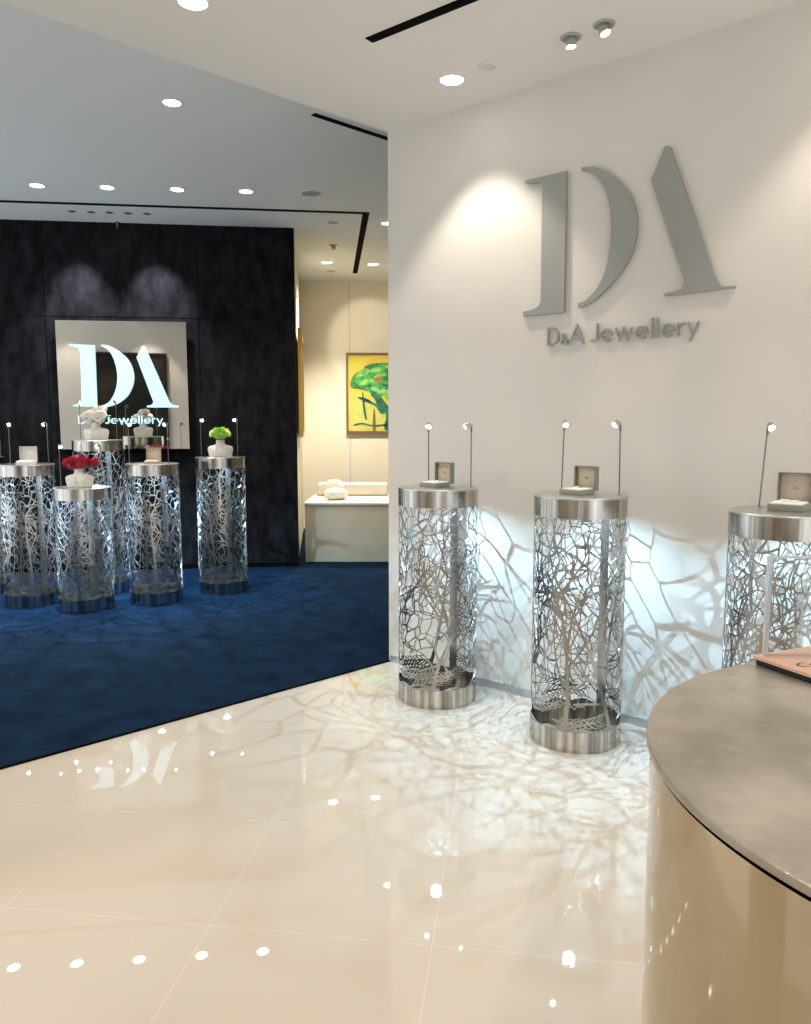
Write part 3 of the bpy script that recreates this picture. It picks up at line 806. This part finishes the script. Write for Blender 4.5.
blob([(.34, .72), (.36, .72), (.37, .96), (.33, .96)], M['frame_wood'], 'brown_brushwork', .0281)
blob([(.20, .50), (.215, .50), (.24, .70), (.26, .82), (.235, .82), (.21, .68)], M['paint_dark'], 'dark_brushwork', .0288)
blob([(.36, .30), (.42, .29), (.43, .34), (.37, .35)], M['paint_red'], 'red_brushwork', .0289)
M['paint_light'] = noise_color(mat('light_green_strokes', rough=.6), 14, (.05, .30, .04), (.30, .62, .16), .35, .65)
for (u0, v0, u1, v1, wd) in ((.12, .30, .30, .22, .022), (.26, .24, .48, .20, .02), (.16, .40, .34, .34, .02), (.34, .30, .52, .26, .018), (.46, .17, .66, .19, .02), (.30, .44, .46, .52, .02), (.42, .48, .58, .66, .018), (.60, .30, .80, .24, .02)):
    blob([(u0, v0), ((u0 + u1) / 2, min(v0, v1) - .02), (u1, v1), ((u0 + u1) / 2 + wd, (v0 + v1) / 2 + wd)], M['paint_light'], 'light_brushwork', .0295)
for (u0, v0, u1, v1) in ((.08, .36, .20, .46), (.22, .18, .36, .15), (.40, .38, .56, .42), (.30, .52, .44, .58)):
    blob([(u0, v0), ((u0 + u1) / 2, (v0 + v1) / 2 - .02), (u1, v1), ((u0 + u1) / 2, (v0 + v1) / 2 + .012)], M['paint_dark'], 'dark_brushwork', .0304)
blob([(.10, .89), (.20, .87), (.34, .90), (.52, .88), (.52, .895), (.34, .915), (.20, .885), (.10, .905)], M['paint_dark'], 'dark_brushwork', .0312)
# gilt framed picture on the alcove's left wall, seen edge on
ld = Vector((NB[0] - dw(0, 0, -.16).x, NB[1] - dw(0, 0, -.16).y, 0)).normalized(); ln_ = Vector((ld.y, -ld.x, 0))
c = dw(0, 0, -.16) + ld * .95; c.z = 1.87
framed('gilt_picture', 'gilt framed picture seen edge-on beside the dark wall', 'picture', c + ln_ * .012, ld, ln_, 1.15, 1.14, .06, M['frame_gold'], M['frame_gold'], .04)
# bench
p0 = flat(303, 562, .008); e1 = Vector((1, 0, 0)); 
t = thing('bench', 'long cream boxy bench with a low back, in the alcove beyond the carpet', 'bench', (p0.x + 1.15, p0.y, .008))
x0, x1 = -1.135, 1.15; hz = .62; dp = 1.0
bm = bmesh.new(); add_box(bm, ((x0 + x1) / 2, dp / 2, (hz - .03) / 2), (x1 - x0 - .02, dp - .02, hz - .03), bev=.004); obj('base', bm, M['cream'], t, .6)
bm = bmesh.new(); add_box(bm, ((x0 + x1) / 2, dp / 2, hz - .015), (x1 - x0, dp, .03), bev=.005); obj('seat', bm, M['cream_soft'], t, .6)
bm = bmesh.new(); add_box(bm, (x0 + .03 + .42, dp - .13, hz + .072), (.80, .2, .144), bev=.03); obj('backrest', bm, M['cream_soft'], t, .8)
def pillow(x, y, z, rz, s, label):
    bm = bmesh.new(); bmesh.ops.create_uvsphere(bm, u_segments=32, v_segments=20, radius=1)
    for v in bm.verts:
        q = v.co; e = .55
        v.co = Vector((math.copysign(abs(q.x) ** e, q.x) * s[0], math.copysign(abs(q.y) ** e, q.y) * s[1], q.z * s[2] * (1.15 - .45 * max(abs(q.x), abs(q.y)) ** 3)))
    o_ = obj('cushion', bm, M['white_fab'], None, 1); o_.location = (x, y, z); o_.rotation_euler = (.0, 0, rz)
    tag(o_, label, 'cushion', 'cushions on the cream bench')
bx, by = p0.x + 1.15, p0.y
q = flat(340, 497, .63)
pillow(q.x - .02, by + .36, .008 + hz + .062, .5, (.125, .10, .053), 'white cushion lying flat nearest the front of the cream bench')
pillow(q.x - .06, by + .62, .008 + hz + .098, -.4, (.11, .08, .085), 'smaller white cushion behind the flat one on the cream bench')

# ------------------------------------------------------------------ counter
CC = Vector((.844, .960)); CR = .510; CH = 1.0
t = thing('counter', 'round brushed-metal counter in the right foreground', 'counter', (CC.x, CC.y, 0))
bm = bmesh.new(); add_lathe(bm, [(0, .002), (CR - .012, .002), (CR - .010, .02), (CR - .006, CH - .020), (CR - .014, CH - .020), (0, CH - .020)], 160); obj('body', bm, M['counter_side'], t, .5)
bm = bmesh.new(); add_lathe(bm, [(0, CH - .020), (CR - .013, CH - .020), (CR - .013, CH - .011), (0, CH - .011)], 120); obj('shadow_gap_ring', bm, M['black'], t, .5)
bm = bmesh.new(); add_lathe(bm, [(0, CH - .012), (CR - .001, CH - .012), (CR, CH - .010), (CR, CH - .0015), (CR - .0015, CH), (0, CH)], 160); obj('countertop', bm, M['counter_top'], t, .5)
# rose-gold laptop
c0 = flat(752, 655, CH + .018); d1 = (flat(811, 645.5, CH + .018) - c0).normalized(); d2 = Vector((d1.y, -d1.x, 0))
c0g = c0.copy(); c0g.z = CH
ang = atan2(d1.y, d1.x)
lw, ld_ = .305, .212
cen = c0g + d1 * lw / 2 + d2 * ld_ / 2
t = thing('laptop', 'closed rose-gold laptop lying on the metal counter', 'laptop', cen, ang)
def rslab(bm, w, d, z0, z1, r=.005):
    pts = []
    for cx, cy, a0 in ((w / 2 - r, d / 2 - r, 0), (-w / 2 + r, d / 2 - r, 90), (-w / 2 + r, -d / 2 + r, 180), (w / 2 - r, -d / 2 + r, 270)):
        for k in range(7): a = radians(a0 + 15 * k); pts.append((cx + r * cos(a), cy + r * sin(a), z0))
    add_prism(bm, pts, (0, 0, z1 - z0))
bm = bmesh.new(); rslab(bm, lw - .008, ld_ - .008, .001, .0115); obj('base', bm, M['dark_glass'], t)  # near-black colour stands in for the shadow gap under the lid
bm = bmesh.new(); rslab(bm, lw, ld_, .0125, .018); lid = obj('lid', bm, M['rosegold'], t)
bm = bmesh.new(); rslab(bm, lw - .012, ld_ - .012, .0113, .0127); obj('shadow_gap_slab', bm, M['dark_glass'], t)  # dark slab drawn as the shade in the gap below the lid
mk = flat(806, 664.5, CH + .018) - cen; mk = Matrix.Rotation(-ang, 3, 'Z') @ mk
bm = bmesh.new(); pts = [(mk.x + .018 * cos(a), mk.y + .010 * sin(a), .0184) for a in [radians(60 + 12 * k) for k in range(18)]]
add_tube(bm, pts, [.0006 + .0022 * sin(pi * k / 17) for k in range(18)], 6)
add_tube(bm, [(mk.x + .004, mk.y - .004, .0184), (mk.x + .02, mk.y + .002, .0184)], .002, 6)
for v in bm.verts: v.co.z = .0182 + (v.co.z - .0184) * .15
obj('dark_mark', bm, M['dark_glass'], lid)
# clear acrylic holder
q = flat(772, 661.5, CH); q = Vector((.672, 1.425, CH))
t = thing('acrylic_holder', 'clear empty acrylic stand behind the laptop on the counter', 'stand', q + Vector((.105, 0, 0)), 0)
bm = bmesh.new(); add_box(bm, (0, -.0045, .105), (.21, .003, .2)); obj('front_sheet', bm, M['acrylic'], t)
bm = bmesh.new(); add_box(bm, (0, .0045, .105), (.21, .003, .2)); obj('rear_sheet', bm, M['acrylic'], t)
bm = bmesh.new(); add_box(bm, (-.1015, 0, .106), (.007, .0058, .198)); add_box(bm, (.1015, 0, .106), (.007, .0058, .198)); add_box(bm, (0, 0, .203), (.196, .0058, .004)); obj('edge_spacer', bm, M['acrylic_edge'], t)
bm = bmesh.new(); add_box(bm, (0, -.0, .002), (.21, .02, .004)); obj('foot', bm, M['acrylic'], t)

# ------------------------------------------------------------------ ceiling fixtures
def downlight(px, py, z, label, group, r=.05, energy=40, ang=110, warm=(1, .90, .76), pos=None, blend=.8, tgt=None):
    p = flat(px, py, z) if pos is None else Vector(pos)
    t = thing('downlight', label, 'ceiling light', (p.x, p.y, z - .004), 0, group)
    bm = bmesh.new(); add_lathe(bm, [(r + .010, .004), (r + .010, .0), (r + .001, -.003), (r, .0), (r - .001, .003)], 40); obj('trim_ring', bm, M['trim'], t, .8)
    bm = bmesh.new(); add_lathe(bm, [(0, .0015), (r - .0005, .0015), (r - .0005, .0035), (0, .0035)], 32); l = obj('lens', bm, M['lens'], t)
    s = spot('downlight_lamp', (p.x, p.y, z - .03), tgt or (p.x, p.y, 0), energy, ang, warm, blend, .045)
    s.location = Vector((0, 0, -.026)); s.parent = l
    return t
def gimbal(px, py, z, label, group, tgt, energy, ang, r=.03, col=(1, .9, .75), blend=.45):
    p = flat(px, py, z)
    t = thing('gimbal_spotlight', label, 'ceiling light', (p.x, p.y, z - .004), 0, group)
    bm = bmesh.new(); add_lathe(bm, [(r + .016, .004), (r + .016, .0), (r + .006, -.004), (r + .002, .0), (0, .0035)], 32); obj('trim_ring', bm, M['grey_trim'], t, .8)
    d = (Vector(tgt) - (p - Vector((0, 0, .03)))).normalized(); q = Vector((0, 0, 1)).rotation_difference(d).to_matrix().to_4x4()
    bm = bmesh.new(); add_lathe(bm, [(0, -.02), (.016, -.018), (.02, -.01), (.024, .020), (.022, .022), (.020, .016), (0, .016)], 24, (0, 0, -.016), q); hd = obj('lamp_head', bm, M['grey_trim'], t, .8)
    bm = bmesh.new(); add_lathe(bm, [(0, .0185), (.019, .0175), (0, .0165)], 20, (0, 0, -.016), q); obj('lens', bm, M['lens'], hd)
    s = spot('gimbal_lamp', (0, 0, 0), (0, 0, -1), energy, ang, col, blend, .02)
    s.parent = hd; s.location = Vector((0, 0, -.016)) + d * .03; s.rotation_euler = d.to_track_quat('-Z', 'Y').to_euler()
    return t
gn = 'downlights above the tiles'
downlight(193, 1, NEAR_H, 'large downlight at the top edge of the photo, left of the black slot', gn, .055, 70)
downlight(452, 79, NEAR_H, 'large downlight between the black slot and the white wall', gn, .055, 36, 88, blend=.4)
q = CORNER + WD * 2.45
downlight(0, 0, NEAR_H, 'downlight close to the white wall outside the photo', 'downlights close to the white wall out of view',   .055, 26, 88, blend=.5, pos=(q.x + WN.x * .325, q.y + WN.y * .325, NEAR_H))
gf = 'row of downlights above the carpet pillars'
for (px, py), lb in zip(((37, 185), (107, 187), (177, 189), (246, 191)), ('leftmost downlight of the row of four above the carpet pillars', 'second downlight from the left in the row above the carpet', 'third downlight from the left in the row above the carpet', 'fourth downlight of the row, nearest the grey ceiling disc')):
    downlight(px, py, FAR_H, lb, gf, .052, 42)
downlight(0, 0, FAR_H, 'downlight continuing the row past the left edge', gf, .052, 42, pos=(-3.45, 6.37, FAR_H))
downlight(172, 102, FAR_H, 'single downlight in the middle of the grey-blue ceiling', None, .05, 60)
ga = 'downlights of the alcove'
downlight(387, 223, FAR_H, 'downlight just left of the white wall edge, above the doorway', ga, .05, 90)
downlight(327, 262, FAR_H, 'left downlight in front of the alcove back wall', ga, .06, 190)
downlight(373, 264, FAR_H, 'right downlight in front of the alcove back wall, above the painting', ga, .06, 190)
gimbal(571, 37, NEAR_H, 'left of the two small tilting spotlights above the wall logo', 'tilting spotlights near the white wall', (*NEAR_P['p2'], 1.1), 30, 30)
gimbal(604, 24, NEAR_H, 'right of the two small tilting spotlights above the wall logo', 'tilting spotlights near the white wall', (*NEAR_P['p3'], 1.1), 30, 30)
gimbal(333, 245, FAR_H, 'small tilting spotlight between the slot and the alcove lights', None, hit(372, 345, NBv, bn), 60, 34)
# unseen fill lamps added over the tiles, behind and beside the camera (out of frame; they light the room and show in the polished surfaces)
for k, (x, y) in enumerate(((-2.4, 1.6), (-.9, .9), (.6, -.4), (-2.6, -1.2), (1.9, 1.6), (2.6, .1), (-.9, -2.2), (-4.2, -1.8))):
    downlight(0, 0, NEAR_H, 'added unseen fill downlight in the tiled zone', 'added fill downlights behind the viewer', .055, 62, pos=(x, y, NEAR_H))
for k, (x, y) in enumerate(((-3.8, 4.4), (-2.6, 3.9), (1.6, 6.5), (3.0, 6.5), (1.5, 9.3))):  # more unseen lamps added over the carpet as fill
    downlight(0, 0, FAR_H, 'added unseen fill downlight over the carpet', 'added fill downlights over the carpet', .052, 50, pos=(x, y, FAR_H))
# wall washers: scallops on the white wall
# five little round openings along the dark wall, two of them lit spots washing it
gv = 'small round openings above the dark wall'
for k, (px, py) in enumerate(((72, 211.2), (91, 211.8), (109.5, 212.4), (128, 213), (147, 213.6))):
    p = flat(px, py, FAR_H)
    t = thing('recessed_spotlight', 'tiny recessed ceiling spotlight above the dark wall, %s' % ('leftmost of five', 'second from the left', 'middle one of five', 'fourth from the left', 'rightmost of five')[k], 'ceiling light', (p.x, p.y, FAR_H - .004), 0, gv)
    bm = bmesh.new(); add_lathe(bm, [(.038, .0035), (.038, 0), (.028, -.001), (.026, .002)], 28); obj('trim_ring', bm, M['grey_trim'], t, .8)
    bm = bmesh.new(); add_lathe(bm, [(0, .001), (.026, .001), (.026, .0035), (0, .0035)], 24); o_ = obj('bulb', bm, M['black'], t)
    if k in (0, 4):
        sx = (2.06, 1.30)[k == 4]
        s = spot('wash_lamp', (0, 0, 0), (0, 0, -1), 150, 62, (.9, .92, 1), .9, .02); s.parent = o_; s.location = (0, 0, -.03)
        s.rotation_euler = (dw(sx, 2.15) - Vector((p.x, p.y, FAR_H))).to_track_quat('-Z', 'Y').to_euler()
# speaker discs, detectors
def disc(px, py, z, name, label, cat, r, material):
    p = flat(px, py, z); t = thing(name, label, cat, (p.x, p.y, z), 0)
    bm = bmesh.new(); add_lathe(bm, [(r, 0), (r, -.006), (r * .93, -.008), (r * .93, -.004), (r * .9, -.003)], 48); obj('rim', bm, M['trim'], t, .8)
    bm = bmesh.new()
    for k in range(6): rr = r * .9 * (k + 1) / 6; add_lathe(bm, [(rr, -.001), (rr, -.0045), (rr - r * .1, -.0045), (rr - r * .1, -.001)], 40)
    add_lathe(bm, [(0, -.0015), (r * .92, -.0015)], 40); obj('grille', bm, material, t, .6)
M['grille'] = mat('speaker_grille', (.45, .47, .46), .6)
disc(487, 65.5, NEAR_H, 'ceiling_speaker', 'flush white disc in the ceiling just right of the large downlight', 'speaker', .042, M['ceil'])
disc(311, 193, FAR_H, 'ceiling_speaker', 'grey round ceiling speaker right of the row of four downlights', 'speaker', .085, M['grille'])
disc(333, 222, FAR_H, 'ceiling_vent', 'small round grey cover inside the bend of the black slot', 'vent', .055, M['grille'])
disc(331, 271, FAR_H, 'ceiling_vent', 'small round cover near the alcove back wall, behind its lights', 'vent', .06, M['grille'])
def sprinkler(px, py, z, label):
    p = flat(px, py, z); t = thing('sprinkler', label, 'sprinkler', (p.x, p.y, z))
    bm = bmesh.new(); add_lathe(bm, [(0, 0), (.02, 0), (.018, -.004), (.006, -.006), (.005, -.03), (0, -.03)], 20); obj('body', bm, M['chrome'], t, .8)
    bm = bmesh.new(); add_tube(bm, [(-.004, 0, -.028), (-.012, 0, -.04), (0, 0, -.055), (.012, 0, -.04), (.004, 0, -.028)], .002, 6); add_lathe(bm, [(0, -.055), (.014, -.055), (.014, -.058), (0, -.058)], 16); obj('deflector', bm, M['chrome'], t, .8)
sprinkler(117, 222, FAR_H, 'small metal sprinkler at the top of the dark wall')
# black air slots
def slot(pts, z, w, label):
    bm = bmesh.new()
    P = [Vector(p) for p in pts]
    n = len(P); left = []; right = []
    for k in range(n):
        d1_ = (P[k] - P[k - 1]).normalized() if k else None; d2_ = (P[k + 1] - P[k]).normalized() if k < n - 1 else None
        d = ((d1_ or d2_) + (d2_ or d1_)).normalized(); nn = Vector((-d.y, d.x)); f = 1 / max(.3, nn.dot(Vector((-(d1_ or d2_).y, (d1_ or d2_).x))))
        left.append(P[k] + nn * w / 2 * f); right.append(P[k] - nn * w / 2 * f)
    for k in range(n - 1):
        add_prism(bm, [(left[k].x, left[k].y, z - .0035), (left[k + 1].x, left[k + 1].y, z - .0035), (right[k + 1].x, right[k + 1].y, z - .0035), (right[k].x, right[k].y, z - .0035)], (0, 0, .0035))
    o_ = obj('air_slot', bm, M['black']); tag(o_, label, 'vent')
    return o_
a = flat(369, 40, NEAR_H); b = flat(467, 0, NEAR_H); b = a + (b - a) * 3.5
slot([a.xy, b.xy], NEAR_H, .05, 'black air slot in the near ceiling, running out of the top of the photo')
a = flat(313, 114, FAR_H); b = flat(389, 139, FAR_H)
slot([a.xy, (a + (b - a) * 1.6).xy], FAR_H, .045, 'short black air slot beside the ceiling edge, meeting the white wall corner')
a = flat(0, 201, FAR_H); b = flat(366, 213, FAR_H); c = flat(355, 273, FAR_H)
slot([(a + (a - b) * .4).xy, b.xy, c.xy], FAR_H, .06, 'long thin black slot along the dark wall that turns into the alcove')

# a free-standing wall left of the viewer with a dark picture, seen only in the mirrored sign
PY = 1.95
def refl_x(px, py=400):
    q = hit(px, py, DPV, DN); d = (q - Vector((0, 0, EYE))); r = d - DN * (2 * d.dot(DN)); k = (PY - q.y) / r.y; return q + r * k
pa, pb = refl_x(96, 353), refl_x(168, 353)
ea, eb = refl_x(50), refl_x(196)
wall('wall_partition', (ea.x - .25, PY), (eb.x + .05, PY), 0, NEAR_H - .001, .14, M['wall'], -1)
framed('picture', 'big dark picture reflected in the mirrored sign', 'picture', Vector(((pa.x + pb.x) / 2, PY + .003, pa.z - .92)), Vector((-1, 0, 0)), Vector((0, 1, 0)), abs(pb.x - pa.x), 1.84, .04, M['dark_glass'], M['dark_art'], .05)
pg = refl_x(150, 335)
for kx, en in ((pg.x, 60), (pg.x - 1.2, 40)):
    downlight(0, 0, FAR_H, 'downlight washing the free-standing wall that carries the dark picture', 'downlights washing the free-standing wall', .05, en, 74, pos=(kx, PY + .42 + .0, FAR_H), blend=.4)

# ------------------------------------------------------------------ even fill light through openings left for it in the unseen walls, colour management
w = bpy.data.worlds.new('world'); S.world = w; w.use_nodes = True
w.node_tree.nodes['Background'].inputs[0].default_value = (.90, .95, 1, 1)
w.node_tree.nodes['Background'].inputs[1].default_value = 1.4
S.view_settings.view_transform = 'Standard'; S.view_settings.look = 'None'
S.view_settings.gamma = 1; S.view_settings.use_curve_mapping = False
S.view_settings.exposure = 0.30
